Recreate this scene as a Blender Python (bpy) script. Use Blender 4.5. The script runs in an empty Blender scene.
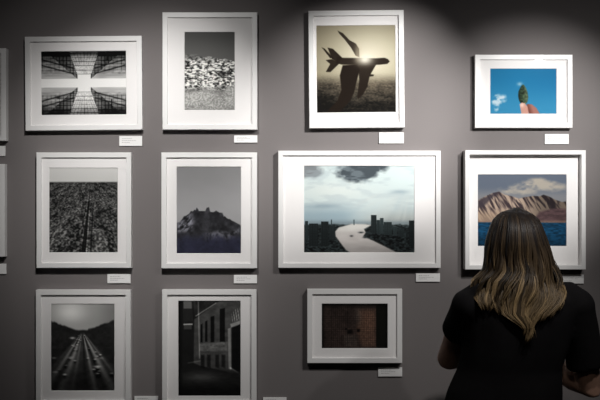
import bpy, bmesh, math, random
import numpy as np
from mathutils import Vector, Matrix, noise as mnoise

random.seed(7)
rng = np.random.default_rng(11)
scene = bpy.context.scene
COL = scene.collection

# ------------------------------------------------------------------ place
F = 910.0            # focal length in pixels of a 600 px wide picture
CAMZ = 1.683         # eye height of the photographer
CAMD = 3.5           # distance from the gallery wall

def at(px, py, y=0.0):
    d = CAMD + y
    return Vector(((px - 300.0) / F * d, y, CAMZ - (py - 200.0) / F * d))

# ------------------------------------------------------------------ helpers
def link(name, me, mat=None, parent=None):
    o = bpy.data.objects.new(name, me)
    COL.objects.link(o)
    if mat is not None:
        me.materials.append(mat)
    if parent is not None:
        o.parent = parent
    return o

def obj(name, bm, mat=None, parent=None, smooth=False):
    bmesh.ops.recalc_face_normals(bm, faces=bm.faces[:])
    me = bpy.data.meshes.new(name)
    bm.to_mesh(me); bm.free()
    if smooth:
        me.polygons.foreach_set('use_smooth', [True] * len(me.polygons))
    return link(name, me, mat, parent)

def tag(o, label, cat, group=None):
    o['label'] = label; o['category'] = cat
    if group: o['group'] = group
    return o

def empty(name, loc, rot=(0, 0, 0)):
    o = bpy.data.objects.new(name, None)
    o.empty_display_size = 0.05
    COL.objects.link(o)
    o.location = loc; o.rotation_euler = rot
    return o

def box(bm, lo, hi, bevel=0.0):
    r = bmesh.ops.create_cube(bm, size=1.0)
    vs = r['verts']
    for v in vs:
        v.co = Vector([lo[i] + (v.co[i] + .5) * (hi[i] - lo[i]) for i in range(3)])
    if bevel > 0:
        es = list({e for v in vs for e in v.link_edges})
        bmesh.ops.bevel(bm, geom=es, offset=bevel, segments=2, profile=.5, affect='EDGES')

def rings(bm, rs, n=24, cap=True):
    """loft of closed rings, each ring a list of n points"""
    vr = [[bm.verts.new(p) for p in r] for r in rs]
    for a, b in zip(vr, vr[1:]):
        for i in range(n):
            bm.faces.new((a[i], a[(i + 1) % n], b[(i + 1) % n], b[i]))
    if cap:
        bm.faces.new(vr[0][::-1]); bm.faces.new(vr[-1])

def ell_ring(cx, cy, z, rx, ry, n=24, p=2.3):
    out = []
    for i in range(n):
        a = 2 * math.pi * i / n
        c, s = math.cos(a), math.sin(a)
        out.append((cx + rx * math.copysign(abs(c) ** (2 / p), c), cy + ry * math.copysign(abs(s) ** (2 / p), s), z))
    return out

def tube(bm, pts, rad, n=12, round_ends=True, flat=1.0):
    """tapered tube along points with a radius at each; rounded ends"""
    P = [Vector(p) for p in pts]; R = list(rad)
    if round_ends:
        d0 = (P[0] - P[1]).normalized(); d1 = (P[-1] - P[-2]).normalized()
        r0, r1 = R[0], R[-1]
        P = [P[0] + d0 * r0 * .95, P[0] + d0 * r0 * .6] + P + [P[-1] + d1 * r1 * .6, P[-1] + d1 * r1 * .95]
        R = [r0 * .3, r0 * .8] + R + [r1 * .8, r1 * .3]
    ref = None; out = []
    for i, p in enumerate(P):
        t = (P[min(i + 1, len(P) - 1)] - P[max(i - 1, 0)]).normalized()
        if ref is None:
            ref = t.orthogonal().normalized()
        ref = (ref - t * ref.dot(t)).normalized()
        b = t.cross(ref)
        out.append([p + (ref * math.cos(2 * math.pi * k / n) + b * math.sin(2 * math.pi * k / n) * flat) * R[i] for k in range(n)])
    rings(bm, out, n)

def ball(bm, c, r, u=20, v=14):
    m = Matrix.Translation(c) @ Matrix.Diagonal((r[0], r[1], r[2], 1))
    bmesh.ops.create_uvsphere(bm, u_segments=u, v_segments=v, radius=1.0, matrix=m)

def remeshed(name, bm, voxel, smooth_it, mat, parent, smooth_f=.5):
    """closes overlapping closed pieces into one continuous surface"""
    bmesh.ops.recalc_face_normals(bm, faces=bm.faces[:])
    me = bpy.data.meshes.new(name + '_src'); bm.to_mesh(me); bm.free()
    t = bpy.data.objects.new('tmp', me); COL.objects.link(t)
    m = t.modifiers.new('r', 'REMESH'); m.mode = 'VOXEL'; m.voxel_size = voxel
    s = t.modifiers.new('s', 'SMOOTH'); s.iterations = smooth_it; s.factor = smooth_f
    dg = bpy.context.evaluated_depsgraph_get()
    me2 = bpy.data.meshes.new_from_object(t.evaluated_get(dg))
    bpy.data.objects.remove(t); bpy.data.meshes.remove(me)
    me2.name = name
    me2.materials.clear()
    me2.polygons.foreach_set('use_smooth', [True] * len(me2.polygons))
    return link(name, me2, mat, parent)

# ------------------------------------------------------------------ materials
def s2l(c):
    return tuple(((v / 12.92) if v <= .04045 else ((v + .055) / 1.055) ** 2.4) for v in c)

def material(name, col, rough=.5, spec=.3, noise=0.0, nscale=30, bump=0.0, bscale=200, coat=0):
    m = bpy.data.materials.new(name); m.use_nodes = True
    nt = m.node_tree; b = nt.nodes['Principled BSDF']
    b.inputs['Base Color'].default_value = (*col, 1)
    b.inputs['Roughness'].default_value = rough
    b.inputs['Specular IOR Level'].default_value = spec
    tc = nt.nodes.new('ShaderNodeTexCoord')
    if noise > 0:
        n = nt.nodes.new('ShaderNodeTexNoise'); n.inputs['Scale'].default_value = nscale; n.inputs['Detail'].default_value = 4
        nt.links.new(tc.outputs['Object'], n.inputs['Vector'])
        mx = nt.nodes.new('ShaderNodeMix'); mx.data_type = 'RGBA'
        mx.inputs['A'].default_value = (*[c * (1 - noise) for c in col], 1)
        mx.inputs['B'].default_value = (*[min(1, c * (1 + noise)) for c in col], 1)
        nt.links.new(n.outputs['Fac'], mx.inputs['Factor'])
        nt.links.new(mx.outputs['Result'], b.inputs['Base Color'])
    if bump > 0:
        n2 = nt.nodes.new('ShaderNodeTexNoise'); n2.inputs['Scale'].default_value = bscale; n2.inputs['Detail'].default_value = 3
        nt.links.new(tc.outputs['Object'], n2.inputs['Vector'])
        bp = nt.nodes.new('ShaderNodeBump'); bp.inputs['Strength'].default_value = bump; bp.inputs['Distance'].default_value = .002
        nt.links.new(n2.outputs['Fac'], bp.inputs['Height'])
        nt.links.new(bp.outputs['Normal'], b.inputs['Normal'])
    return m

def attr_material(name, rough, spec, noise=0.0):
    m = bpy.data.materials.new(name); m.use_nodes = True
    nt = m.node_tree; b = nt.nodes['Principled BSDF']
    a = nt.nodes.new('ShaderNodeAttribute'); a.attribute_name = 'tint'
    nt.links.new(a.outputs['Color'], b.inputs['Base Color'])
    b.inputs['Roughness'].default_value = rough
    b.inputs['Specular IOR Level'].default_value = spec
    return m

M_WALL = material('grey wall paint', (.172, .157, .155), .85, .15, .03, 6, .15, 260)
M_FLOOR = material('dark floor', (.03, .027, .025), .45, .3, .25, 5, .1, 60)
M_CEIL = material('dark ceiling', (.03, .03, .03), .9, .1, .05, 8)
M_FRAME = material('white lacquered wood', (.74, .73, .72), .38, .4, .02, 40, .05, 300)
M_MAT = material('white mat board', (.80, .78, .77), .9, .1, .015, 60, .06, 700)
M_CARD = material('white card', (.80, .79, .78), .8, .15, .01, 50)
M_INK = material('grey ink', (.36, .35, .35), .8, .1, .1, 200)
M_BACK = material('brown backing board', (.2, .14, .09), .8, .2, .1, 60)
M_PRINT = attr_material('printed photograph', .75, .08)
M_SHIRT = material('black cotton', (.006, .0055, .006), .95, .05, .2, 40, .2, 500)
M_TROUSER = material('black trousers', (.010, .010, .012), .9, .1, .2, 40, .2, 500)
M_SHOE = material('black leather', (.012, .011, .011), .4, .4, .2, 40)
M_SOLE = material('pale rubber', (.5, .48, .45), .7, .2, .05, 40)
M_SKIN = material('skin', (.40, .235, .17), .55, .3, .06, 30)
M_EYE = material('eye white', (.7, .68, .66), .3, .5, .03, 100)
M_LIP = material('lips', (.42, .16, .14), .5, .3, .05, 100)
M_HAIR = attr_material('hair', .5, .22)

def glass():
    m = bpy.data.materials.new('clear glazing'); m.use_nodes = True
    nt = m.node_tree; nt.nodes.clear()
    out = nt.nodes.new('ShaderNodeOutputMaterial')
    mix = nt.nodes.new('ShaderNodeMixShader'); tr = nt.nodes.new('ShaderNodeBsdfTransparent')
    gl = nt.nodes.new('ShaderNodeBsdfGlossy'); gl.inputs['Roughness'].default_value = 0.018
    # Schlick reflectance of a clear pane, the same from both of its sides
    ge = nt.nodes.new('ShaderNodeNewGeometry')
    def mth(op, a=None, b=None):
        n = nt.nodes.new('ShaderNodeMath'); n.operation = op
        for k, v in enumerate((a, b)):
            if v is None: continue
            if isinstance(v, (int, float)): n.inputs[k].default_value = v
            else: nt.links.new(v, n.inputs[k])
        return n.outputs[0]
    dp = nt.nodes.new('ShaderNodeVectorMath'); dp.operation = 'DOT_PRODUCT'
    nt.links.new(ge.outputs['Normal'], dp.inputs[0]); nt.links.new(ge.outputs['Incoming'], dp.inputs[1])
    c = mth('ABSOLUTE', dp.outputs['Value'])
    f = mth('ADD', mth('MULTIPLY', mth('POWER', mth('SUBTRACT', 1.0, c), 5.0), .97), .03)
    nt.links.new(f, mix.inputs['Fac'])
    nt.links.new(tr.outputs['BSDF'], mix.inputs[1]); nt.links.new(gl.outputs['BSDF'], mix.inputs[2])
    nt.links.new(mix.outputs['Shader'], out.inputs['Surface'])
    return m
M_GLASS = glass()

# ------------------------------------------------------------------ the setting
def struct(name, lo, hi, mat):
    bm = bmesh.new(); box(bm, lo, hi)
    o = obj(name, bm, mat); o['kind'] = 'structure'
    return o
struct('wall_back', (-4, 0, 0), (4, .15, 3.4), M_WALL)
struct('floor', (-4, -7, -.1), (4, .15, 0), M_FLOOR)
struct('ceiling', (-4, -7, 3.4), (4, .15, 3.5), M_CEIL)

# ------------------------------------------------------------------ printed pictures
# each printer gets arrays X, Y (position on the sheet, measured in the same units as the frames) and gives the ink colours
def vnoise(X, Y, sx, sy, seed=0):
    r = np.random.default_rng(seed)
    g = r.random((257, 257))
    u = X / sx + 31.7; v = Y / sy + 17.3
    i = np.floor(u).astype(int); j = np.floor(v).astype(int)
    fu = u - i; fv = v - j
    fu = fu * fu * (3 - 2 * fu); fv = fv * fv * (3 - 2 * fv)
    i %= 256; j %= 256
    return (g[j, i] * (1 - fu) + g[j, i + 1] * fu) * (1 - fv) + (g[j + 1, i] * (1 - fu) + g[j + 1, i + 1] * fu) * fv

def fbm(X, Y, sx, sy, seed=0, o=4):
    t = 0; a = 1; n = 0
    for k in range(o):
        t = t + a * vnoise(X, Y, sx / 2 ** k, sy / 2 ** k, seed + k * 13); n += a; a *= .55
    return t / n

def poly(X, Y, pts, soft=.5):
    """soft coverage of a polygon"""
    ins = np.zeros(X.shape, bool); dist = np.full(X.shape, 1e9)
    n = len(pts)
    for k in range(n):
        x0, y0 = pts[k]; x1, y1 = pts[(k + 1) % n]
        if y0 != y1:
            c = ((y0 > Y) != (y1 > Y)) & (X < (x1 - x0) * (Y - y0) / (y1 - y0) + x0)
            ins ^= c
        dx, dy = x1 - x0, y1 - y0
        t = np.clip(((X - x0) * dx + (Y - y0) * dy) / (dx * dx + dy * dy + 1e-9), 0, 1)
        dist = np.minimum(dist, np.hypot(X - x0 - t * dx, Y - y0 - t * dy))
    sd = np.where(ins, dist, -dist)
    return np.clip(sd / (2 * soft) + .5, 0, 1)

def T(pts, k, ox, oy):
    return [(x / k + ox, y / k + oy) for x, y in pts]

def ss(a, b, x):
    t = np.clip((x - a) / (b - a), 0, 1); return t * t * (3 - 2 * t)

def mixc(C, col, a):
    return C * (1 - a[..., None]) + np.array(col, float) * a[..., None]

def grey(t, tint=(1, .995, .985)):
    return np.clip(t, 0, 255)[..., None] * np.array(tint)

def stroke(X, Y, x0, y0, x1, y1, w, soft=.5):
    dx, dy = x1 - x0, y1 - y0
    t = np.clip(((X - x0) * dx + (Y - y0) * dy) / (dx * dx + dy * dy + 1e-9), 0, 1)
    d = np.hypot(X - x0 - t * dx, Y - y0 - t * dy)
    return np.clip((w / 2 - d) / (2 * soft) + .5, 0, 1)

def print_towers(X, Y):
    dx = X - 84.2; ady = np.abs(Y - 83.0); top = Y < 83
    ad = np.abs(dx)
    k = 6.6 + np.maximum(ady - 8, 0) * .12
    # outer faces: pale near the gap, darker outward
    lim = 4.0 + ad * .02
    t = 178 - np.clip(ady - 9, 0, 40) * 4.6
    edge = 9 + (42 - ad) * .42 if False else 8.5 + np.clip(34 - ad, 0, 40) * .0
    # roof line receding to the outside: dark perspective bands below it
    band = ady - (13.5 - ad * .10)
    inner = np.clip(6.6 + (ady - 4) * 1.15, 0, 60)
    isin = ad < inner
    far = ~isin
    t = np.where(far, 182 - 30 * ss(6, 14, ady) - 95 * ss(16, 32, ady) + 18 * (vnoise(X, Y, 9, 2, 3) - .5) * 2, t)
    t = np.where(far, t - 30 * (np.sin(ady * 2.1) > .55) * ss(5, 14, ady), t)
    t = np.where(far, t - 40 * (np.mod(ad, 4.1) < .8) * ss(10, 14, ady), t)
    # side walls that face the gap
    r = ad / np.maximum(ady, 1)
    tin = 128 - 55 * ss(6.6, 26, ad) - 40 * ss(20, 32, ady)
    tin = tin - 50 * (np.mod(np.log(np.maximum(ady, 1)) * 5.2, 1) < .28) - 55 * (np.mod(ad, 3.4) < .9)
    t = np.where(isin, tin, t)
    cen = ad < k + (ady - 8) * .22
    tc = 226 - 70 * ss(14, 31, ady)
    tc = tc - 70 * (np.mod(ady, 4.2) < .9) - 55 * (np.mod(r * 9, 1) < .17)
    t = np.where(cen, tc, t)
    t = t - np.where(top, 75 * ss(26.5, 28.5, ady) + 12, 35 * ss(24, 31, ady))
    # strong diagonal ledges
    for s in (-1, 1):
        for y0, y1 in ((22, 9.5), (29, 15)):
            for q in (-1, 1):
                a = stroke(X, Y, 84.2 + s * 43, 83 + q * y0 * .82, 84.2 + s * 11, 83 + q * y1, 1.3)
                t = t * (1 - .75 * a)
    t = t * (1 - .8 * stroke(X, Y, 107.5, 60, 107.5, 52, 1.6)) * (1 - .8 * stroke(X, Y, 111.5, 100, 111.5, 113, 1.6))
    t = t * (1 - .9 * np.exp(-(((X - 58.5) / 2.8) ** 2 + ((Y - 97.8) / 1.0) ** 2)))
    t = t + 40 * (vnoise(X, Y, 2.2, 1.5, 9) - .5) * (ady > 9)
    sky = np.maximum(1 - ss(4.0, 4.8, ady), (1 - ss(6.2, 6.9, ad)) * (1 - ss(8.2, 9.2, ady)))
    t = np.clip(t, 8, 235) * (1 - sky) + 236 * sky
    return grey(t)

def print_hillside(X, Y):
    hill = 52.5 + (X - 184) * .17 + 2.2 * (vnoise(X, Y * 0, 4, 1, 2) - .5)
    t = 80 + 14 * ss(32, 56, Y)
    bl = vnoise(X, Y, 2.5, 1.3, 5) * .55 + vnoise(X, Y, 1.3, .8, 8) * .45
    big = fbm(X, Y, 12, 6, 21, 2)
    a = ss(52, 64, Y) * (1 - ss(84, 96, Y))
    tex = 96 + a * (np.clip((bl - .45) * 5, -.9, 1.25) * 100 + (big - .5) * 70 + 34)
    low = 158 + (vnoise(X, Y, 1.1, 1.0, 4) - .5) * 70 + (big - .5) * 40 - 8 * ss(100, 110, Y)
    w = ss(85, 95, Y + (big - .5) * 8)
    tex = tex * (1 - w) + low * w
    m = ss(-.6, .8, Y - hill)
    t = t * (1 - m) + tex * m
    t = t * (1 - .7 * np.exp(-(((X - 223.5) / 4.5) ** 2 + ((Y - 73.5) / 2.6) ** 2)))
    return grey(np.clip(t, 22, 238), (1, .995, .975))

def print_plane(X, Y):
    k, ox, oy = 4.163, 310, 20
    C = mixc(np.zeros(X.shape + (3,)), (192, 185, 160), np.ones(X.shape))
    d = np.hypot((X - 368) / 1.25, Y - 57)
    C = mixc(C, (128, 118, 96), ss(10, 62, d) * .8)
    C = mixc(C, (226, 218, 196), np.exp(-(d / 17) ** 2))
    hz = ss(72, 86, Y)
    city = 98 - 76 * ss(78, 112, Y) + 40 * (vnoise(X, Y, 1.5, .9, 3) - .5) + 30 * (vnoise(X, Y, 7, 1.6, 4) - .5)
    city = city - 26 * ss(20, 45, np.abs(X - 366))
    C2 = np.clip(city, 18, 200)[..., None] * np.array((1, .91, .77))
    C = C * (1 - hz[..., None]) + C2 * hz[..., None]
    dark = (30, 22, 16)
    arm = poly(X, Y, T([(136, 188), (200, 184), (207, 210), (192, 262), (184, 298), (168, 334), (122, 384), (66, 384), (112, 336), (130, 290), (124, 230)], k, ox, oy), .6)
    C = mixc(C, (30, 22, 16), arm)
    parts = [
        [(112, 152), (140, 157), (200, 158), (275, 160), (310, 158), (325, 164), (332, 174), (322, 184), (290, 187), (210, 187), (130, 185), (108, 178)],
        [(74, 114), (96, 119), (134, 156), (118, 178), (92, 162)],
        [(50, 113), (62, 118), (98, 158), (84, 158)],
        [(66, 166), (90, 162), (125, 178), (85, 216), (66, 215), (84, 182)],
        [(200, 186), (276, 186), (252, 226), (266, 228), (264, 234), (248, 236), (240, 268), (240, 276), (220, 310), (200, 330), (195, 322), (205, 250)],
        [(117, 44), (138, 54), (166, 84), (192, 98), (205, 120), (206, 156), (190, 148), (172, 116), (145, 80), (122, 55)]]
    for n, p in enumerate(parts):
        C = mixc(C, dark, poly(X, Y, T(p, k, ox, oy), .45) * (.94 if n < 5 else .86))
    flare = np.exp(-(np.hypot((X - 365) / 1.5, Y - 59.5) / 5.2) ** 2)
    C = mixc(C, (246, 240, 222), np.clip(flare * .95, 0, 1))
    C = mixc(C, (205, 192, 165), .5 * np.exp(-(np.hypot((X - 358) / .6, (Y - 52) / 1.6) / 5.5) ** 2))
    return C

def print_cone(X, Y):
    k, ox, oy = 6.9, 484, 62
    C = mixc(np.zeros(X.shape + (3,)), (36, 124, 172), np.ones(X.shape))
    C = mixc(C, (66, 150, 190), ss(76, 112, Y) * .7)
    C = mixc(C, (34, 112, 160), ss(515, 556, X) * .5 * (1 - ss(70, 110, Y)))
    n = fbm(X, Y, 7, 6, 4, 4)
    cl = np.exp(-(((X - 499) / 7.5) ** 2 + ((Y - 98.5) / 5.5) ** 2)) * 1.2 + .8 * np.exp(-(((X - 496.5) / 4.0) ** 2 + ((Y - 107) / 5) ** 2))
    C = mixc(C, (214, 228, 236), np.clip((cl * (fbm(X, Y, 5, 4, 41, 4) * 2.2 - .25) - .34) * 1.7, 0, .9))
    C = mixc(C, (170, 205, 222), .75 * np.exp(-(((X - 519.8) / 2.6) ** 2 + ((Y - 84) / 1.8) ** 2)))
    # pine bud held up between finger and thumb
    cone = poly(X, Y, T([(262, 158), (275, 156), (290, 180), (301, 210), (306, 245), (300, 275), (286, 292), (258, 290), (243, 268), (236, 235), (238, 205), (250, 178)], k, ox, oy), .5)
    g = vnoise(X, Y, 1.6, 1.3, 12)
    base = np.array((52, 70, 52)) * (.40 + 1.0 * g[..., None])
    base = base + np.array((70, 70, 55)) * (ss(522, 526, X) * .5)[..., None]
    C = C * (1 - cone[..., None]) + np.clip(base, 0, 255) * cone[..., None]
    C = mixc(C, (26, 40, 30), cone * .7 * ss(524, 519, X) if False else cone * .6 * (1 - ss(518.5, 522.5, X)))
    f2 = poly(X, Y, T([(296, 290), (330, 292), (362, 318), (388, 362), (315, 362), (300, 330)], k, ox, oy), .5)
    C = mixc(C, (172, 118, 106), f2)
    C = mixc(C, (110, 62, 52), f2 * (1 - ss(527.0, 532.5, X + (Y - 106) * -.35)) * .8)
    f1 = poly(X, Y, T([(246, 292), (262, 280), (280, 284), (300, 308), (310, 362), (258, 362), (252, 320)], k, ox, oy), .5)
    C = mixc(C, (208, 156, 140), f1)
    C = mixc(C, (240, 206, 190), f1 * np.exp(-(np.hypot(X - 522, Y - 105) / 2.2) ** 2))
    return C

def print_city(X, Y):
    t = 214 - 8 * ss(166, 180, Y)
    ground = ss(181.0, 183.2, Y)
    sc = .6 + (Y - 182) / 55
    p = (Y - 170)
    v = np.log(np.maximum(p, 1)) * 20
    u = (X - 88) / np.maximum(p, 6) * 30
    n1 = .55 * vnoise(u, v, .8, .55, 3) + .45 * vnoise(X, Y, 1.5, 1.1, 33); n2 = vnoise(u, v, 4, 2.2, 5)
    g = 64 + np.clip((n1 - .50) * 3.6, -1, 1.7) * 42 + (n2 - .5) * 60
    g = g - 30 * (1 - ss(183, 197, Y)) * (vnoise(X, Y, 20, 2, 9))
    g = g + 22 * ss(200, 250, Y) * (n1 > .6)
    x0 = 90.5 - (Y - 186) * .105
    w = .5 + np.clip(Y - 196, 0, 60) * .030
    road = np.clip((w - np.abs(X - x0)) / .6 + .5, 0, 1) * ss(190, 198, Y)
    g = g * (1 - .72 * road) + 70 * ss(192, 200, Y) * (np.exp(-((X - x0 - w - .7) / .45) ** 2) + .6 * np.exp(-((X - x0 + w + .7) / .45) ** 2)) * (.4 + .6 * n1)
    x1 = x0 + 4.5 + (Y - 200) * .05
    road2 = np.clip((w * .45 - np.abs(X - x1)) / .6 + .5, 0, 1) * ss(196, 206, Y)
    g = g * (1 - .6 * road2)
    for cx, cy in ((91, 191), (104, 211), (100, 213)):
        g = g * (1 - .65 * np.exp(-(((X - cx) / 3.2) ** 2 + ((Y - cy) / 1.8) ** 2)))
    g = np.clip(g, 20, 205)
    return grey(t * (1 - ground) + g * ground, (1, .995, .98))

def print_castle(X, Y):
    k, ox, oy = 4.163, 172, 162
    t = 122 + 24 * ss(166, 212, Y) + 5 * (fbm(X, Y, 16, 8, 2) - .5)
    C = grey(t, (1, .995, 1.0))
    prof = [(16, 262), (34, 250), (50, 226), (66, 222), (84, 205), (98, 203), (102, 192), (112, 206), (138, 208), (144, 192), (154, 192), (158, 210),
            (176, 208), (184, 202), (192, 210), (210, 212), (216, 228), (236, 238), (258, 248), (280, 260), (292, 268), (292, 390), (16, 390)]
    m = poly(X, Y, T(prof, k, ox, oy), .55)
    jag = poly(X, Y + 2.2 * (vnoise(X, Y * 0, 1.7, 1, 91) - .3), T(prof, k, ox, oy), .4); m = np.maximum(m, jag)
    n = fbm(X, Y, 5, 5, 7, 4)
    r = 44 + (n - .5) * 52
    pale = poly(X, Y, T([(22, 262), (50, 228), (80, 215), (92, 240), (78, 285), (40, 292), (22, 290)], k, ox, oy), 2.2)
    r = r + pale * np.clip((fbm(X + Y * .6, Y, 3.2, 4, 17) - .38) * 300, -10, 88)
    mid = poly(X, Y, T([(130, 296), (200, 288), (240, 298), (270, 280), (286, 270), (286, 290), (244, 322), (196, 332), (140, 326)], k, ox, oy), 2.0)
    r = r + mid * np.clip((fbm(X, Y, 3, 4, 23) - .35) * 200, 0, 58)
    R = np.clip(r, 26, 190)[..., None] * np.array((.98, .98, 1.05))
    low = ss(232, 243, Y + (n - .5) * 9)
    low = low[..., None]
    R = R * (1 - low) + np.array((40, 41, 56)) * (.75 + .5 * n[..., None]) * low
    C = C * (1 - m[..., None]) + R * m[..., None]
    return C

def print_river(X, Y):
    k, ox, oy = 4.085, 300, 160
    C = mixc(np.zeros(X.shape + (3,)), (212, 225, 224), np.ones(X.shape))
    C = mixc(C, (222, 230, 226), np.exp(-(((X - 335) / 34) ** 2 + ((Y - 190) / 9) ** 2)))
    C = mixc(C, (158, 180, 190), ss(200, 216, Y) * .9 * (1 - ss(338, 372, X) * .8))
    C = mixc(C, (176, 180, 176), ss(206, 222, Y) * ss(350, 390, X) * .8)
    n = fbm(X, Y, 16, 8, 3, 4)
    dk = 1.15 * (np.exp(-(((X - 358) / 24) ** 2 + ((Y - 171) / 11) ** 2)) + .5 * np.exp(-(((X - 372) / 16) ** 2 + ((Y - 166) / 5) ** 2))) * 1.45
    C = mixc(C, (66, 74, 80), np.clip((dk * (.35 + 1.4 * fbm(X, Y, 9, 6, 53, 4)) - .5) * 1.9, 0, .94))
    dk2 = np.exp(-(((X - 311) / 13) ** 2 + ((Y - 171) / 8.5) ** 2)) * 1.3 + np.exp(-(((X - 404) / 24) ** 2 + ((Y - 162) / 5) ** 2))
    C = mixc(C, (118, 122, 126), np.clip((dk2 * (.15 + 1.7 * fbm(X, Y, 7, 5, 61, 4)) - .4) * 1.6, 0, .85))
    C = mixc(C, (176, 190, 196), np.clip((fbm(X, Y, 22, 6, 71, 4) - .52) * 3.5, 0, .32) * (1 - ss(205, 218, Y)))
    C = mixc(C, (150, 168, 178), .7 * np.exp(-(((X - 400) / 9) ** 2 + ((Y - 192) / 2.2) ** 2)))
    C = mixc(C, (140, 160, 172), .6 * np.exp(-(((X - 320) / 18) ** 2 + ((Y - 206) / 2.5) ** 2)) * (.5 + n))
    # sun rays
    ang = np.arctan2(Y - 176, X - 412)
    C = mixc(C, (216, 222, 218), .8 * np.clip(vnoise(ang * 40, Y * 0, 2.4, 1, 8) - .3, 0, 1) * ss(340, 380, X) * ss(190, 198, Y))
    C = mixc(C, (128, 142, 148), np.exp(-((Y - 223.5) / 3.0) ** 2) * .75)
    land = ss(223.5, 225.5, Y + 1.2 * (vnoise(X, Y * 0, 3, 1, 5) - .5))
    l = 34 + 60 * (vnoise(X, Y, 1.7, 1.1, 7) - .45) + 26 * (vnoise(X, Y, 5, 2, 8) - .5) + 18 * (1 - ss(224, 236, Y))
    L = np.clip(l, 16, 120)[..., None] * np.array((.86, 1.0, 1.02))
    C = C * (1 - land[..., None]) + L * land[..., None]
    river = poly(X, Y, T([(158, 276), (212, 261), (268, 262), (292, 266), (262, 282), (268, 296), (258, 312), (300, 330), (345, 352), (400, 380), (212, 384), (188, 368), (170, 345), (146, 312), (144, 292)], k, ox, oy), .7)
    RV = np.array((204, 198, 194)) + 22 * (fbm(X, Y, 10, 3, 15)[..., None] - .5)
    RV = RV * (1 - .16 * ss(238, 252, Y)[..., None]) + np.array((20, 24, 22)) * (1 - ss(226, 236, Y))[..., None]
    C = C * (1 - river[..., None]) + RV * river[..., None]
    for x, y, w in ((351.5, 236, 1.6), (365, 237.5, 2.2), (361, 232.5, 2.6)):
        C = mixc(C, (52, 56, 58), np.exp(-(((X - x) / w) ** 2 + ((Y - y) / .9) ** 2)))
    def tower(x0, x1, y0, y1, tone):
        nonlocal C
        a = np.clip((np.minimum(X - x0, x1 - X)) / .5 + .5, 0, 1) * np.clip((np.minimum(Y - y0, y1 - Y)) / .5 + .5, 0, 1)
        tt = tone + 16 * (np.mod(Y, 1.5) < .7) * (np.mod(X, 1.7) < 1.0)
        C = C * (1 - a[..., None]) + (.85 * tt[..., None] * np.array((.82, .98, 1.0))) * a[..., None]
    for s in [(371, 376.5, 215, 233, 44), (376.5, 380, 220, 234, 58), (380, 383.5, 218, 234, 66), (383.8, 391.8, 222, 235, 56), (393, 397, 227, 235, 62),
              (398, 404, 229, 237, 50), (409, 414.4, 220.5, 246, 36), (309, 318, 223.5, 246, 38), (321, 328.5, 221.5, 246, 36), (329, 335, 224.5, 240, 44),
              (305, 308, 221, 240, 50), (331, 332, 219.5, 226, 70), (353.5, 354.5, 219.5, 225, 90)]:
        tower(*s)
    return C

def print_mountain(X, Y):
    k, ox, oy = 4.88, 472, 168
    C = mixc(np.zeros(X.shape + (3,)), (112, 122, 138), np.ones(X.shape))
    n = fbm(X, Y, 16, 7, 4, 4)
    cl = np.exp(-(((X - 537) / 19) ** 2 + ((Y - 183) / 5.5) ** 2)) + .95 * np.exp(-(((X - 517) / 24) ** 2 + ((Y - 190.5) / 5) ** 2)) + .5 * np.exp(-(((X - 560) / 14) ** 2 + ((Y - 188) / 5) ** 2))
    C = mixc(C, (204, 194, 178), np.clip((cl * (.1 + 1.9 * fbm(X, Y, 9, 5, 45, 4)) - .35) * 1.4, 0, .9))
    C = mixc(C, (178, 172, 166), ss(186, 198, Y) * .5)
    m = poly(X, Y, T([(28, 158), (60, 140), (100, 122), (132, 115), (160, 130), (196, 138), (230, 150), (256, 142), (300, 136), (330, 138), (350, 130), (378, 140), (410, 156), (440, 166), (470, 160), (470, 300), (28, 300)], k, ox, oy), .5)
    ridge = .62 * fbm(X - (Y - 190) * .45 + 4 * vnoise(X, Y, 8, 8, 3), Y * .3, 3.6, 6, 31, 3) + .38 * vnoise(X - (Y - 190) * .7, Y * .5, 1.7, 4, 77)
    lit = np.clip((ridge - .47) * 6 + .55, 0, 1)
    tan = np.array((204, 180, 160)); dk = np.array((74, 62, 66))
    R = dk + (tan - dk) * lit[..., None]
    right = ss(518, 545, X)
    R = R * (1 - .38 * right[..., None]) 
    R = mixc(R, (200, 172, 146), .75 * ss(207, 217, Y) * (1 - ss(520, 536, X)))
    left = poly(X, Y, T([(28, 160), (100, 124), (126, 120), (96, 150), (60, 185), (28, 196)], k, ox, oy), 1.2)
    R = mixc(R, (74, 66, 74), left * .85)
    purple = poly(X, Y, T([(330, 214), (370, 204), (410, 196), (470, 200), (470, 272), (330, 262), (310, 240)], k, ox, oy), 1.2)
    R = R * (1 - purple[..., None]) + np.array((100, 78, 80)) * (.66 + .56 * fbm(X, Y, 5, 2, 9)[..., None]) * purple[..., None]
    base = ss(219, 222, Y)
    R = mixc(R, (168, 134, 118), base * .6)
    C = C * (1 - m[..., None]) + R * m[..., None]
    w = ss(221.8, 223.2, Y - (X - 520) * .006)
    W = np.array((24, 74, 108)) * (.7 + .6 * vnoise(X, Y, 2.6, .9, 5)[..., None])
    W = W * (1 - .22 * ss(232, 246, Y)[..., None])
    C = C * (1 - w[..., None]) + W * w[..., None]
    return np.clip(C, 0, 255)

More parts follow.
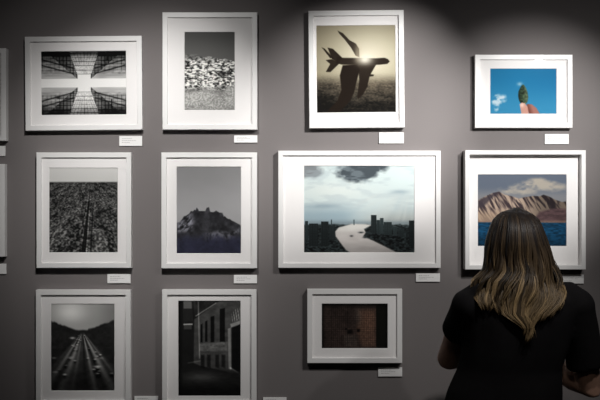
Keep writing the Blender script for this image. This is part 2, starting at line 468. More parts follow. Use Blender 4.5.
def print_highway(X, Y):
    vx, vy = 82.5, 331
    t = 148 + 72 * np.exp(-(((X - 70) / 17) ** 2 + ((Y - 312) / 12) ** 2)) - 25 * ss(95, 114, X)
    t = t + 14 * ss(322, 331, Y)
    tl = 321 + (X - 51) * .36; tr = 331 - (X - 84) * .36
    line = np.where(X < 78, np.minimum(tl, 330), np.where(X > 88, np.maximum(tr, 318), 330.2)) + 1.4 * (vnoise(X, Y * 0, 2, 1, 4) - .5)
    m = ss(-1.2, 1.2, Y - line)
    g = 34 + 22 * (fbm(X, Y, 4, 3, 3) - .5) - 18 * ss(345, 388, Y)
    p = np.maximum(Y - vy, .5)
    u = (X - vx) / p
    road = ss(-.95, -.80, u) * (1 - ss(.78, .95, u)) * ss(331, 336, Y)
    g = g + road * (26 - 14 * ss(350, 388, Y))
    fade = (1 - .72 * ss(348, 386, Y))
    for u0, w, a in ((-.62, .07, 60), (-.36, .09, 85), (-.17, .05, 40), (.22, .05, 95), (.52, .08, 92), (.74, .05, 40), (.06, .05, -26), (-.5, .06, -22), (.38, .05, -24)):
        g = g + a * np.exp(-((u - u0) / w) ** 2) * ss(332, 337, Y) * fade
    r = np.random.default_rng(5)
    for _ in range(30):
        q = r.random() ** 1.6; yy = 336 + q * 44; side = r.choice([-1, 1])
        xx = vx + side * (r.uniform(.15, .75)) * (yy - vy)
        s = .5 + (yy - vy) * .035
        g = g - 34 * np.exp(-(((X - xx) / s) ** 2 + ((Y - yy) / (s * 1.1)) ** 2))
        g = g + 150 * np.exp(-(((X - xx) / (s * .9)) ** 2 + ((Y - yy + s * 1.0) / (s * .4)) ** 2)) * r.uniform(.2, 1)
    for x, y, w, a in ((97, 366.5, 3.2, 150), (55, 372, 3.5, 60), (54, 358, 2.5, 70), (101, 358, 2.5, 55), (72.5, 338, 2.6, 150), (70, 357.5, 2.5, 70), (74, 346, 2.0, 80)):
        g = g + a * np.exp(-(((X - x) / w) ** 2 + ((Y - y) / 1.0) ** 2))
    return grey(np.clip(t * (1 - m) + np.clip(g, 9, 220) * m, 0, 255), (1, .995, .98))

def print_street(X, Y):
    k, ox, oy = 3.846, 174, 296
    t = 24 + 10 * (fbm(X, Y, 6, 6, 3) - .5)
    def P(pts, soft=.5): return poly(X, Y, T(pts, k, ox, oy), soft)
    sky = P([(36, 18), (68, 18), (70, 96), (38, 100)], .6)
    t = t + sky * 62 - 55 * sky * P([(36, 48), (70, 48), (70, 104), (36, 104)], .4) 
    t = t + 170 * stroke(X, Y, 184, 324.4, 192, 324.2, 1.0) + 34 * P([(38, 112), (68, 112), (68, 128), (38, 128)])
    wall = P([(78, 90), (170, 22), (204, 18), (256, 18), (256, 320), (200, 290), (100, 268), (76, 258)], .6)
    n = fbm(X, Y, 7, 4, 11)
    t = t + wall * (34 + 40 * (n - .4))
    up = P([(72, 18), (160, 18), (110, 60), (80, 82)], .5); t = t + up * 20 * vnoise(X, Y, 2, 4, 3)
    # cornice and drain pipe
    t = t + 84 * stroke(X, Y, 196, 316, 216, 303, 1.0) + 58 * stroke(X, Y, 198.3, 301, 199.6, 358, 1.2)
    for (x, y0, y1, w) in ((106, 110, 178, 8), (124, 98, 176, 9), (148, 80, 178, 14), (186, 50, 176, 20)):
        t = t * (1 - .82 * P([(x - w / 2, y0), (x + w / 2, y0 - 4), (x + w / 2, y1), (x - w / 2, y1)], .5))
    band = P([(98, 184), (206, 176), (206, 212), (98, 212)], .8)
    t = t + band * (26 + 30 * (vnoise(X, Y, 1.8, 1.2, 6) - .4))
    for x in (110, 134, 166, 190):
        t = t * (1 - .6 * P([(x - 7, 226), (x + 7, 226), (x + 7, 278), (x - 7, 272)], .8))
    # doorway
    t = t * (1 - .8 * P([(222, 120), (256, 108), (256, 300), (222, 284)], .6))
    t = t + 62 * P([(207, 126), (218, 122), (220, 286), (210, 280)], .5) + 95 * stroke(X, Y, 230.5, 368, 240.3, 374, 1.3)
    t = t + 66 * P([(216, 108), (256, 94), (256, 108), (220, 122)], .6)
    arch = P([(222, 70), (238, 50), (256, 46), (256, 92), (224, 100)], .6)
    t = t + arch * 60 * (np.mod(X - Y * .15, 2.3) < .8)
    g = ss(366, 373, Y + (X - 210) * -.06)
    gr = 26 + 40 * np.exp(-(((X - 202) / 16) ** 2 + ((Y - 377) / 4.5) ** 2)) + 10 * (vnoise(X, Y, 4, 1, 8) - .5) - 14 * ss(382, 392, Y)
    t = t * (1 - g) + gr * g
    t = t + 34 * stroke(X, Y, 188, 363, 200, 361, 1) 
    t = t * (1 - .6 * ss(183.5, 178, X) if False else 1 - .55 * (1 - ss(179, 184, X)))
    return grey(np.clip(t, 8, 200), (1, .995, .98))

def print_door(X, Y):
    k, ox, oy = 7.14, 316, 298
    n = fbm(X, Y, 9, 7, 3)
    C = np.array((58, 47, 43)) * (.60 + .62 * n[..., None])
    lit = poly(X, Y, T([(300, 80), (426, 86), (430, 345), (330, 350), (300, 250)], k, ox, oy), 2.2)
    C = mixc(C, (112, 84, 70), lit * (.5 + .45 * n))
    tan = np.exp(-(((X - 366) / 8) ** 2 + ((Y - 324) / 11) ** 2)); C = mixc(C, (132, 96, 76), tan * .4)
    lo = poly(X, Y, T([(200, 262), (290, 268), (300, 350), (205, 352)], k, ox, oy), 1.6)
    C = mixc(C, (88, 78, 72), lo * .55)
    C = mixc(C, (92, 84, 78), .5 * np.exp(-(((X - 358) / 3.5) ** 2 + ((Y - 316) / 9) ** 2)))
    g = np.where((np.mod(X, 1.95) < .55) | (np.mod(Y, 1.85) < .5), .72, 1.05)
    C = C * (g * (.9 + .3 * vnoise(X, Y, 1.2, 1.2, 9)))[..., None]
    right = ss(375.6, 376.6, X); C = C * (1 - right[..., None]) + np.array((20, 20, 16)) * right[..., None]
    edge = (1 - ss(321.8, 326, X)) * .6 + (1 - ss(303.8, 309, Y)) * .6 + ss(384, 387.5, X) * .6
    C = C * (1 - np.clip(edge, 0, .85))[..., None]
    for x, y, rx, ry in ((350, 331.8, 2.8, 2.1), (358.5, 330.5, 1.7, 1.8), (346, 329, 1.2, 1)):
        C = mixc(C, (14, 11, 10), .95 * np.exp(-(((X - x) / rx) ** 4 + ((Y - y) / ry) ** 4)))
    return np.clip(C, 0, 255)

PRINT_GAIN = 0.98
def make_print(name, fn, rect, y, parent, origin, per=2.0, gain=1.0):
    """sheet of photographic paper: fine grid that carries the ink colours (0.4 mm thick)"""
    x0, y0, x1, y1 = rect
    nx, ny = int((x1 - x0) * per), int((y1 - y0) * per)
    gx = np.linspace(x0, x1, nx + 1); gy = np.linspace(y0, y1, ny + 1)
    GX, GY = np.meshgrid(gx, gy)
    d = CAMD + y
    co = np.stack([(GX - 300) / F * d - origin.x, np.full(GX.shape, y - origin.y), CAMZ - (GY - 200) / F * d - origin.z], -1).reshape(-1, 3)
    idx = np.arange((nx + 1) * (ny + 1)).reshape(ny + 1, nx + 1)
    q = np.stack([idx[1:, :-1], idx[1:, 1:], idx[:-1, 1:], idx[:-1, :-1]], -1).reshape(-1, 4)
    # paper edge and back
    nb = len(co)
    cor = [idx[0, 0], idx[0, -1], idx[-1, -1], idx[-1, 0]]
    back = co[cor] + np.array((0, .0006, 0))
    co = np.vstack([co, back])
    extra = [(nb, nb + 1, nb + 2, nb + 3)]
    for a in range(4):
        extra.append((int(cor[a]), int(cor[(a + 1) % 4]), nb + (a + 1) % 4, nb + a))
    faces = [tuple(map(int, f)) for f in q] + extra
    me = bpy.data.meshes.new(name)
    me.from_pydata([tuple(c) for c in co], [], faces)
    cx, cy = (gx[1:] + gx[:-1]) / 2, (gy[1:] + gy[:-1]) / 2
    CX, CY = np.meshgrid(cx, cy)
    s = np.clip(fn(CX, CY) / 255.0, 0, 1)
    lin = np.where(s <= .04045, s / 12.92, ((s + .055) / 1.055) ** 2.4) * PRINT_GAIN * gain
    rgba = np.ones((len(faces), 4)); rgba[:nx * ny, :3] = lin.reshape(-1, 3); rgba[nx * ny:, :3] = .7
    at_ = me.attributes.new('tint', 'FLOAT_COLOR', 'FACE')
    at_.data.foreach_set('color', rgba.astype(np.float32).ravel())
    o = link(name, me, M_PRINT, parent)
    return o

# ------------------------------------------------------------------ framed pictures
def picture(rect, prn, fn, label, t=.030, w=5.2, recess=.008, roll=0.0, print_label=None, gain=1.0):
    x0, y0, x1, y1 = rect
    c = at((x0 + x1) / 2, (y0 + y1) / 2, -t)
    root = empty('picture_frame', (c.x, 0, c.z), (0, math.radians(roll), 0))
    tag(root, label, 'picture frame', 'white framed pictures hung on the grey wall')
    org = Vector((c.x, 0, c.z))
    a = at(x0, y1, -t) - org; b = at(x1, y0, -t) - org
    wm = w / F * (CAMD - t)
    L, R, B, T_ = a.x, b.x, a.z, b.z
    # moulding: mitred, closed at the back, stepped inside
    bm = bmesh.new()
    def loop(i, y): return [(L + i, y, B + i), (R - i, y, B + i), (R - i, y, T_ - i), (L + i, y, T_ - i)]
    bv = .0012
    prof = [(0, -.001), (0, -t + bv), (bv, -t), (wm - bv, -t), (wm, -t + bv), (wm, -t + recess), (wm, -.001)]
    vr = [[bm.verts.new(p) for p in loop(i, y)] for i, y in prof]
    m = len(vr)
    for j in range(m):
        A, Bv = vr[j], vr[(j + 1) % m]
        for k in range(4):
            bm.faces.new((A[k], A[(k + 1) % 4], Bv[(k + 1) % 4], Bv[k]))
    obj('moulding', bm, M_FRAME, root)
    # backing board
    bm = bmesh.new(); box(bm, (L + wm, -t + recess + .006, B + wm), (R - wm, -.002, T_ - wm))
    obj('backing_board', bm, M_BACK, root)
    ym = -t + recess
    if prn is not None:
        # window mat with a bevelled opening around the print
        p0 = at(prn[0], prn[3], ym) - org; p1 = at(prn[2], prn[1], ym) - org
        bm = bmesh.new()
        def ring4(l, b_, r, t_, y): return [bm.verts.new(q) for q in ((l, y, b_), (r, y, b_), (r, y, t_), (l, y, t_))]
        th = .0022
        o0 = ring4(L + wm, B + wm, R - wm, T_ - wm, ym + th + .001); o1 = ring4(L + wm, B + wm, R - wm, T_ - wm, ym)
        i1 = ring4(p0.x - .0012, p0.z - .0012, p1.x + .0012, p1.z + .0012, ym); i0 = ring4(p0.x, p0.z, p1.x, p1.z, ym + th)
        for A, Bv in ((o0, o1), (o1, i1), (i1, i0), (i0, o0)):
            for k in range(4):
                bm.faces.new((A[k], A[(k + 1) % 4], Bv[(k + 1) % 4], Bv[k]))
        obj('mat', bm, M_MAT, root)
        e = .6
        pr = make_print('photograph', fn, (prn[0] - e, prn[1] - e, prn[2] + e, prn[3] + e), ym + th + .0006, root, org, gain=gain)
        if print_label: pr['label'] = print_label
    else:
        bm = bmesh.new(); box(bm, (L + wm, ym, B + wm), (R - wm, ym + .003, T_ - wm)); obj('mat', bm, M_MAT, root)
    bm = bmesh.new(); gy = -t + min(recess, .008) - .0035
    vs = [bm.verts.new(q) for q in ((L + wm, gy, B + wm), (R - wm, gy, B + wm), (R - wm, gy, T_ - wm), (L + wm, gy, T_ - wm))]
    bm.faces.new(vs)
    obj('glazing', bm, M_GLASS, root)
    return root

picture((25, 36.2, 142, 130.2), (41.3, 51.2, 126.0, 114.6), print_towers,
        'white frame holding a black and white view up between mirrored glass towers', roll=-.5,
        print_label='black and white photograph of mirrored glass towers and white sky')
picture((162.4, 12.2, 257.2, 129.6), (184.6, 32, 234.6, 110), print_hillside,
        'white upright frame with a narrow print of a crowded pale hillside under dark sky',
        print_label='black and white photograph of a hillside crowded with pale houses')
picture((308.8, 10.3, 404.2, 127.8), (316.7, 25.4, 395.4, 112.2), print_plane,
        'white frame with a sepia print of a hand holding up a toy plane', roll=-.5,
        gain=0.8, print_label='sepia photograph of a toy plane held up against the sun')
picture((475.1, 54.6, 572.6, 127.8), (490.4, 68.7, 556.4, 113.6), print_cone,
        'small white frame with a bright blue print of fingers holding a green cone', w=5.0,
        gain=0.78, print_label='colour photograph of fingers holding a green cone against blue sky')
picture((36.3, 152.4, 131.2, 268.0), (49.2, 168.0, 117.5, 252.4), print_city,
        'white upright frame with a grey aerial print of a dense city and long road',
        gain=0.92, print_label='black and white aerial photograph of a city below a pale sky')
picture((161.3, 152.4, 257, 268.4), (176.7, 166.8, 240.8, 253.3), print_castle,
        'white upright frame with a print of a dark castle crag under plain grey sky',
        gain=1.12, print_label='black and white photograph of a castle on a crag')
picture((278.2, 150.7, 440.7, 268.0), (304.1, 165.9, 414.3, 252.4), print_river,
        'widest white frame, with a print of a river bending through a city', w=4.8,
        gain=0.82, print_label='colour photograph of a river bending through a city under clouds')
picture((465.2, 150.2, 585.9, 269.6), (478, 174.6, 566.4, 246.0), print_mountain,
        'deep white box frame with a mountain and blue lake print, behind the woman', t=.045, w=4.4, recess=.030,
        gain=0.66, print_label='colour photograph of bare tan mountains above blue water')
picture((35.7, 290.0, 130.6, 405.2), (51, 304, 114.2, 390.6), print_highway,
        'white upright frame with a dark print of a highway full of car lights',
        gain=1.3, print_label='black and white photograph of a busy highway')
picture((162.0, 289.8, 256.4, 406.0), (178.3, 300.9, 240.4, 395.8), print_street,
        'white upright frame with a nearly black print of a narrow street facade',
        gain=1.35, print_label='dark black and white photograph of a narrow street')
picture((307.2, 289.2, 402.2, 363.2), (321.8, 303.8, 387.5, 348.3), print_door,
        'small white frame with a dark brown print of an old studded door',
        gain=0.85, print_label='dark brown photograph of an old door')
picture((-90, 48.2, 5.9, 140.8), None, None, 'white frame cut off by the photo edge beside the mirrored towers picture')
picture((-90, 164, 4.6, 256.8), None, None, 'white frame cut off by the photo edge beside the aerial city picture')

# ------------------------------------------------------------------ caption signs
def caption(rect, label):
    t = .006
    x0, y0, x1, y1 = rect
    c = at((x0 + x1) / 2, (y0 + y1) / 2, -t); org = Vector((c.x, 0, c.z))
    root = empty('caption_sign', org)
    tag(root, label, 'caption sign', 'small white caption signs below the pictures')
    a = at(x0, y1, -t) - org; b = at(x1, y0, -t) - org
    bm = bmesh.new(); box(bm, (a.x, -t, a.z), (b.x, -.0005, b.z), .0006); obj('sign_board', bm, M_CARD, root)
    # unreadably small lines of type
    bm = bmesh.new(); w, h = b.x - a.x, b.z - a.z
    r = random.Random(int(x0 * 10 + y0))
    for n in range(3):
        z = b.z - h * (.26 + .2 * n); x = a.x + w * .12; end = a.x + w * (.55, .72, .45)[n]
        while x < end:
            l = min(r.uniform(.003, .008), end - x + .001)
            box(bm, (x, -t - .0003, z - .0008), (x + l, -t + .0002, z + .0008)); x += l + .0018
    obj('type_lines', bm, M_INK, root)
    return root
caption((119.2, 136, 142.1, 145.9), 'white caption sign below the mirrored glass towers picture')
caption((234, 135.4, 257.3, 142.6), 'white caption sign below the pale hillside picture')
caption((379, 132.5, 403.8, 143.3), 'white caption sign below the sepia toy plane picture')
caption((544.8, 134, 568.8, 144), 'white caption sign below the bright blue sky picture')
caption((107.3, 274.2, 130.5, 283.2), 'white caption sign below the aerial city picture')
caption((233.8, 275, 257, 283.3), 'white caption sign below the castle crag picture')
caption((415.9, 273.5, 440, 281.7), 'white caption sign below the wide river picture')
caption((561, 274.6, 583.8, 283.6), 'white caption sign below the mountain lake picture, beside the woman\'s hair')
caption((134.4, 396.3, 158, 405), 'white caption sign between the highway and dark street pictures')
caption((263, 397.6, 286.5, 406), 'white caption sign beside the nearly black street picture')
caption((378.2, 367.6, 402.2, 376.5), 'white caption sign below the dark brown door picture')
caption((-18, 146, 5.2, 156), 'white caption sign under the cut off frame beside the mirrored towers picture')
caption((-17.6, 263.8, 6, 274), 'white caption sign under the cut off frame beside the aerial city picture')

# ------------------------------------------------------------------ the visitor
WX, WY = .692, -.66
person = empty('person', (WX, WY, 0))
tag(person, 'woman seen from behind in black t-shirt with long dark-to-blonde hair, facing the pictures', 'person')

def torso(z):
    """centre x, half width, centre y, half depth"""
    zs = [.74, .82, .90, .98, 1.06, 1.15, 1.22, 1.28, 1.33, 1.37, 1.40, 1.425, 1.45, 1.50]
    cx = [-.055, -.055, -.056, -.055, -.050, -.038, -.022, -.012, -.004, 0, 0, 0, 0, 0]
    hw = [.150, .168, .172, .160, .142, .136, .144, .152, .158, .158, .125, .078, .056, .050]
    cy = [0, 0, 0, .005, .01, .01, .005, .005, 0, -.005, -.01, -.01, -.005, .005]
    hd = [.095, .108, .112, .100, .090, .092, .100, .108, .104, .090, .074, .060, .053, .052]
    return [float(np.interp(z, zs, q)) for q in (cx, hw, cy, hd)]

SL, EL, WL = (-.162, -.005, 1.352), (-.200, .165, 1.160), (-.095, .350, 1.150)
SR, ER, WR = (.168, -.005, 1.352), (.222, .030, 1.092), (.085, .200, 1.165)

def hand(bm, wrist, toward, palm_n, side, r=1.0):
    """palm and five separate bent fingers; palm_n = the way the palm faces"""
    d = Vector(toward).normalized(); n = Vector(palm_n); n = (n - d * n.dot(d)).normalized(); s = d.cross(n) * side
    w = Vector(wrist)
    tube(bm, [w - d * .02, w + d * .02, w + d * .055, w + d * .085], [.022, .024, .034, .034], 12, True, .55)
    for k, (off, ln) in enumerate(((.027, .068), (.009, .076), (-.009, .071), (-.026, .056))):
        p = w + d * .085 + s * off
        q1 = p + d * ln * .45 + n * .006; q2 = q1 + d * ln * .28 + n * .014; q3 = q2 + d * ln * .16 + n * .018
        tube(bm, [p - d * .03, p, q1, q2, q3], [.009, .0092, .0086, .0078, .0065], 8)
    p = w + d * .03 + s * .026
    tube(bm, [p, p + d * .025 + s * .022 + n * .006, p + d * .052 + s * .030 + n * .014, p + d * .072 + s * .028 + n * .02], [.013, .0115, .0098, .008], 8)

# body: one continuous surface
bm = bmesh.new()
rings(bm, [ell_ring(t[0], t[2], z, t[1], t[3], 28) for z in np.linspace(.76, 1.43, 22) for t in [torso(z)]], 28)
tube(bm, [(0, -.012, 1.36), (0, -.005, 1.44), (0, .008, 1.52)], [.062, .054, .052], 16)
ball(bm, (-.010, .018, 1.556), (.069, .087, .088)); ball(bm, (-.006, .034, 1.505), (.055, .066, .070))
tube(bm, [(0, .094, 1.556), (0, .104, 1.534), (0, .107, 1.524)], [.007, .009, .010], 10)     # nose
for s in (-1, 1):
    ball(bm, (s * .074, .012, 1.540), (.010, .019, .030), 12, 8)                                # ears
    hx = -.055 + s * .085
    tube(bm, [(hx, 0, .86), (hx + s * .005, .006, .66), (hx + s * .008, .004, .47), (hx + s * .009, -.012, .33), (hx + s * .010, -.005, .12), (hx + s * .011, 0, .06)],
         [.086, .074, .053, .052, .036, .035], 16)
    tube(bm, [(hx + s * .011, -.03, .035), (hx + s * .014, .06, .035), (hx + s * .018, .13, .025)], [.030, .034, .026], 12)
for S, E, W in ((SL, EL, WL), (SR, ER, WR)):
    S, E, W = map(Vector, (S, E, W))
    tube(bm, [S, S.lerp(E, .35), S.lerp(E, .75), E, E.lerp(W, .25), E.lerp(W, .65), W], [.050, .047, .041, .0395, .040, .032, .024], 16)
hand(bm, WL, (.75, .45, .05), (0, -1, .2), 1)
hand(bm, WR, (-.70, .62, .12), (0, -1, .2), -1)
body = remeshed('body', bm, .0055, 4, M_SKIN, person)
for s in (-1, 1):
    bm = bmesh.new(); ball(bm, (s * .030, .089, 1.556), (.012, .010, .008), 12, 8); eye = obj('eye', bm, M_EYE, person, True)
    bm = bmesh.new(); ball(bm, (s * .030, .0965, 1.556), (.0055, .004, .0055), 12, 8); obj('iris', bm, M_SHOE, eye, True)
bm = bmesh.new(); ball(bm, (0, .094, 1.489), (.022, .007, .007), 14, 8); obj('mouth', bm, M_LIP, person, True)

# t-shirt
def fold(me, amp, sx, seed):
    n = len(me.vertices); co = np.empty(n * 3); me.vertices.foreach_get('co', co); co = co.reshape(-1, 3)
    no = np.empty(n * 3); me.vertices.foreach_get('normal', no); no = no.reshape(-1, 3)
    for i in range(n):
        p = co[i]; f = mnoise.noise(Vector((p[0] * sx + seed, p[1] * sx, p[2] * sx * .55)))
        co[i] = p + no[i] * f * amp
    me.vertices.foreach_set('co', co.ravel()); me.update()
bm = bmesh.new()
def shirt_ring(z):
    t = torso(z)
    ez = float(np.interp(z, [.80, .95, 1.06, 1.15, 1.25, 1.35, 1.42], [.026, .030, .038, .026, .016, .012, .012]))
    return ell_ring(t[0] + float(np.interp(z, [.95, 1.06, 1.15, 1.25], [-.008, -.006, -.002, 0])), t[2], z, t[1] + ez, t[3] + ez * .8, 32)
rings(bm, [shirt_ring(z) for z in np.linspace(.80, 1.432, 24)], 32)
for S, E in ((SL, EL), (SR, ER)):
    S, E = Vector(S), Vector(E)
    inn = Vector((S.x * .45, 0, 1.385))
    end = .50 if S.x < 0 else .74
    tube(bm, [inn, Vector((S.x * .8, -.004, 1.372)), S, S.lerp(E, end * .5), S.lerp(E, end)], [.050, .058, .061, .058, .060], 20, False)
ball(bm, (SL[0], SL[1], SL[2]), (.061, .062, .056)); ball(bm, (SR[0], SR[1], SR[2]), (.061, .062, .056))
shirt = remeshed('t_shirt', bm, .0065, 5, M_SHIRT, person)
fold(shirt.data, .006, 14, 3.1)
shirt['label'] = 'black short-sleeved t-shirt'

# trousers and shoes
bm = bmesh.new()
rings(bm, [ell_ring(t[0], t[2], z, t[1] + .010, t[3] + .010, 28) for z in np.linspace(.76, .93, 8) for t in [torso(z)]], 28)
for s in (-1, 1):
    hx = -.055 + s * .085
    tube(bm, [(hx, 0, .86), (hx + s * .005, .006, .66), (hx + s * .008, .004, .47), (hx + s * .009, -.010, .33), (hx + s * .010, -.005, .09)],
         [.094, .083, .064, .062, .055], 18, False)
trousers = remeshed('trousers', bm, .0065, 5, M_TROUSER, person); fold(trousers.data, .004, 12, 9.3)
trousers['label'] = 'black trousers'
for s in (-1, 1):
    hx = -.055 + s * .085
    bm = bmesh.new()
    rs = []
    for y, w, h in ((-.055, .018, .050), (-.045, .034, .075), (-.01, .040, .085), (.04, .041, .078), (.09, .046, .060), (.135, .043, .048), (.165, .028, .038), (.175, .012, .03)):
        cx = hx + s * (.011 + max(0, y) * .06)
        rs.append([(cx + w * math.cos(a), y, .016 + max(0, math.sin(a)) * (h - .016) - (0.004 if math.sin(a) < 0 else 0)) for a in [2 * math.pi * k / 20 for k in range(20)]])
    rings(bm, rs, 20)
    sh = obj('shoe', bm, M_SHOE, person, True)
    bm = bmesh.new()
    out = [(-.058, .022), (-.045, .038), (0, .042), (.05, .043), (.095, .048), (.14, .045), (.168, .031), (.18, .012)]
    pts = [(hx + s * (.011 + max(0, y) * .06) + w, y) for y, w in out] + [(hx + s * (.011 + max(0, y) * .06) - w, y) for y, w in out[::-1]]
    rings(bm, [[(x, y, z) for x, y in pts] for z in (0, .017)], len(pts))
    obj('sole', bm, M_SOLE, sh)

# hair: scalp cap under long waving locks, dark at the roots and blonde at the ends
HC = Vector((-.012, .012, 1.556))            # centre of the skull under the hair
def hx_edges(z):
    """left and right reach of the hair at a height"""
    zs = [1.30, 1.34, 1.385, 1.405, 1.434, 1.465, 1.496, 1.527, 1.558, 1.590, 1.62, 1.642, 1.656]
    l = [-.06, -.150, -.155, -.150, -.146, -.118, -.115, -.113, -.108, -.099, -.087, -.066, -.02]
    r = [.03, .070, .108, .116, .116, .110, .101, .091, .080, .069, .058, .034, .0]
    return float(np.interp(z, zs, l)), float(np.interp(z, zs, r))

bm = bmesh.new()
tints = []
def lock(pts, rads, tone, seg=6, flat=.55):
    base = len(bm.faces)
    out = []; ref = None
    for i, p in enumerate(pts):
        t = (pts[min(i + 1, len(pts) - 1)] - pts[max(i - 1, 0)])
        if t.length < 1e-9: t = Vector((0, 0, -1))
        t.normalize()
        nrm = Vector((p.x - HC.x, p.y - HC.y - .02, 0.3 * (p.z - HC.z)))
        nrm = (nrm - t * nrm.dot(t))
        if nrm.length < 1e-6: nrm = t.orthogonal()
        nrm.normalize(); b = t.cross(nrm)
        out.append([p + (b * math.cos(2 * math.pi * k / seg) + nrm * math.sin(2 * math.pi * k / seg) * flat) * rads[i] for k in range(seg)])
    vr = [[bm.verts.new(q) for q in r] for r in out]
    n = len(out)
    for i in range(n - 1):
        f = i / (n - 2)
        for k in range(seg):
            bm.faces.new((vr[i][k], vr[i][(k + 1) % seg], vr[i + 1][(k + 1) % seg], vr[i + 1][k]))
            tints.append((pts[i].z, tone))
    bm.faces.new(vr[0][::-1]); tints.append((pts[0].z, tone)); bm.faces.new(vr[-1]); tints.append((pts[-1].z, tone))

R = random.Random(3)
def tip_z(s):
    """how far down hair falls at sideways place s (-1 left .. 1 right)"""
    return float(np.interp(s, [-1, -.8, -.55, -.3, -.06, .1, .4, .7, 1.0], [1.370, 1.368, 1.376, 1.335, 1.276, 1.270, 1.315, 1.352, 1.375]))
NC = 34
CL = [(-1 + 2 * (i + .5) / NC + R.uniform(-.02, .02), R.uniform(0, 6.28), R.gauss(0, .38), R.uniform(-.022, .012), R.uniform(.7, 1.5)) for i in range(NC)]
def make_lock(s, depth, rad, tone, wave):
    """s across the back, depth 0 outermost .. 1 innermost; locks gather into waves"""
    n = 26
    sc, ph, ctone, dz, cw = min(CL, key=lambda c: abs(c[0] - s - R.uniform(-.03, .03)))
    ph += R.uniform(-.35, .35); tone += ctone * (1 if depth < .7 else .3); wave *= cw
    zt = tip_z(s) + dz + R.uniform(-.008, .014)
    z0 = 1.657 - .018 * depth
    pts, rads = [], []
    sj = R.uniform(-.05, .05)
    for i in range(n):
        f = i / (n - 1)
        # over the crown then down
        if f < .28:
            a = f / .28 * math.pi / 2
            z = HC.z + (z0 - HC.z) * math.cos(a * .98) ; lat = math.sin(a)
        else:
            z = HC.z + (zt - HC.z) * ((f - .28) / .72) ; lat = 1
            z = min(z, HC.z)
        l, r = hx_edges(z)
        c = (l + r) / 2; hw = (r - l) / 2 - rad * .6
        ss_ = max(-1, min(1, s + (sc - s) * .75 * max(0, f - .3) / .7))
        # cross section: half ellipse behind the head
        k = 1 - .12 * depth
        ang = ss_ * math.pi / 2 * 1.12
        x = c + hw * k * math.sin(ang) / math.sin(math.pi / 2 if abs(ang) > math.pi / 2 else math.pi / 2) 
        back = float(np.interp(z, [1.26, 1.38, 1.44, 1.50, 1.56, 1.60, 1.63, 1.657], [.128, .124, .108, .098, .100, .088, .060, .006]))
        y = HC.y - back * k * math.cos(ang) - (0 if z > 1.45 else .004)
        if f < .28:
            y = y + (1 - lat) * .01
        w = wave * max(0, min(1, (1.57 - z) / .14))
        x += w * math.sin(z * 44 + ph) + w * .7 * math.sin(z * 23 + ph * 1.7)
        y += -abs(w) * (.8 * math.cos(z * 44 + ph) + .8) 
        # keep clear of the back
        if z < 1.43:
            t = torso(z); q = (x - t[0]) / (t[1] + .03)
            yb = t[2] - (t[3] + .020) * math.sqrt(max(0, 1 - q * q)) - .006 * (1 - depth)
            y = min(y, yb)
        pts.append(Vector((x, y, z)))
        rads.append(rad * (1.0 if f < .6 else max(.12, 1 - (f - .6) / .4 * .85)))
    lock(pts, rads, tone)
for i in range(150):
    make_lock(-1 + 2 * (i + .5) / 150, .8, .0085, R.uniform(-.5, -.1), .001)
for i in range(520):
    s = R.uniform(-1, 1)
    make_lock(s, R.uniform(0, .4), R.uniform(.0018, .0040), R.gauss(-.1, .4), R.uniform(.004, .007))
for i in range(260):
    s = R.uniform(-1, 1)
    make_lock(s, R.uniform(-.12, .15), R.uniform(.0012, .0024), R.gauss(.2, .5), R.uniform(.005, .009))
for i in range(60):
    make_lock(R.choice((-1, 1)) * R.uniform(.9, 1), R.uniform(-.1, .1), R.uniform(.0012, .003), R.gauss(.3, .5), R.uniform(.003, .012))
# front of the head: locks swept down beside the face
for i in range(120):
    sd = R.choice((-1, 1)); q = R.random(); pts = []; rads = []
    for j in range(16):
        f = j / 15
        ang = math.pi * (.5 * min(1, f / .3))
        z = HC.z + .094 * math.cos(ang) if f < .3 else HC.z - (f - .3) / .7 * (.20 + .04 * q)
        rx = .078 * math.sin(ang) if f < .3 else .080 + .030 * (f - .3)
        y = HC.y + .035 + .045 * q * (1 - .3 * f) - .10 * max(0, f - .3)
        pts.append(Vector((HC.x + .010 + sd * rx + R.uniform(-.002, .002), y - (.02 if f < .3 else 0), z)))
        rads.append(.006 * (1 - .6 * max(0, f - .5)))
    lock(pts, rads, R.uniform(-.5, .2))
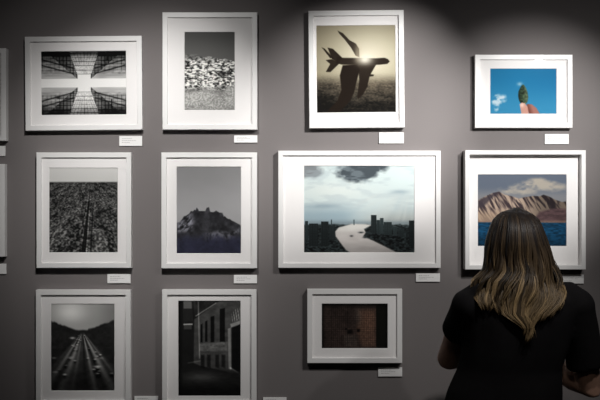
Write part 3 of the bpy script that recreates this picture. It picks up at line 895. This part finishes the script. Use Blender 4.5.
# scalp cap
nb = len(bm.faces)
ball(bm, (HC.x + .002, HC.y - .002, HC.z + .003), (.074, .086, .092), 24, 16)
bm.faces.ensure_lookup_table()
for f in bm.faces[nb:]:
    tints.append((f.calc_center_median().z, -.6))
me = bpy.data.meshes.new('hair'); bm.to_mesh(me); bm.free()
me.polygons.foreach_set('use_smooth', [True] * len(me.polygons))
root_c = np.array((.011, .007, .0045)); mid_c = np.array((.042, .027, .014)); tip_c = np.array((.165, .112, .056))
arr = np.ones((len(me.polygons), 4), np.float32)
for i, (z, tone) in enumerate(tints):
    f = np.clip((1.615 - z) / .30 + tone * .17, 0, 1)
    c = root_c + (mid_c - root_c) * min(1, f * 2) if f < .5 else mid_c + (tip_c - mid_c) * (f - .5) * 2
    arr[i, :3] = np.clip(c * (1 + max(-.6, tone * .45)), .004, .6)
ta = me.attributes.new('tint', 'FLOAT_COLOR', 'FACE'); ta.data.foreach_set('color', arr.ravel())
hair = link('hair', me, M_HAIR, person)
hair['label'] = 'long wavy hair, dark at the crown and blonde at the ends'

# ------------------------------------------------------------------ light
def spot(loc, target, power, half, blend, color=(1, .975, .95), radius=.017):
    l = bpy.data.lights.new('track_or_fill_spot', 'SPOT'); l.energy = power; l.spot_size = math.radians(half * 2); l.spot_blend = blend
    l.color = color; l.shadow_soft_size = radius
    o = bpy.data.objects.new('track_or_fill_spot', l); COL.objects.link(o)
    o.location = loc; o.rotation_euler = (Vector(target) - Vector(loc)).to_track_quat('-Z', 'Y').to_euler()
    return o
WARM = (1, .985, .965)
for (lx, lz), beam, spill in (((-.404, 2.729), ((-.584, 1.806), 22.9, 81), (1.715, 37.5, 28)),
                              ((.90, 2.65), ((.25, 2.0), 17.1, 169), (.906, 29, 59)),
                              ((1.275, 2.437), ((.88, 1.92), 19, 105), (1.151, 55, 18))):
    (ax, az), half, power = beam
    spot((lx, -1.4, lz), (ax, 0, az), power * 1.26, half, 1.0, WARM)
    fz, fhalf, fpow = spill
    spot((lx, -1.4, lz), (ax, 0, fz), fpow * 1.08, fhalf, 1.0, WARM)
# added fill spot with no known fitting, brightens the visitor's hair and arms
spot((.35, -3.1, 3.2), (.72, WY, 1.36), 19, 10, 1.0, (1, .93, .84), .05)

w = bpy.data.worlds.new('room'); scene.world = w; w.use_nodes = True
w.node_tree.nodes['Background'].inputs['Color'].default_value = (.9, .93, 1, 1)
w.node_tree.nodes['Background'].inputs['Strength'].default_value = .004

# ------------------------------------------------------------------ camera
cam = bpy.data.cameras.new('camera'); cam.sensor_width = 36; cam.lens = F * 36 / 600
co = bpy.data.objects.new('camera', cam); COL.objects.link(co)
co.location = (0, -CAMD, CAMZ); co.rotation_euler = (math.pi / 2, 0, 0)
scene.camera = co
scene.view_settings.view_transform = 'Standard'
scene.view_settings.look = 'None'
scene.view_settings.exposure = 0
scene.view_settings.gamma = 1
scene.view_settings.use_curve_mapping = False
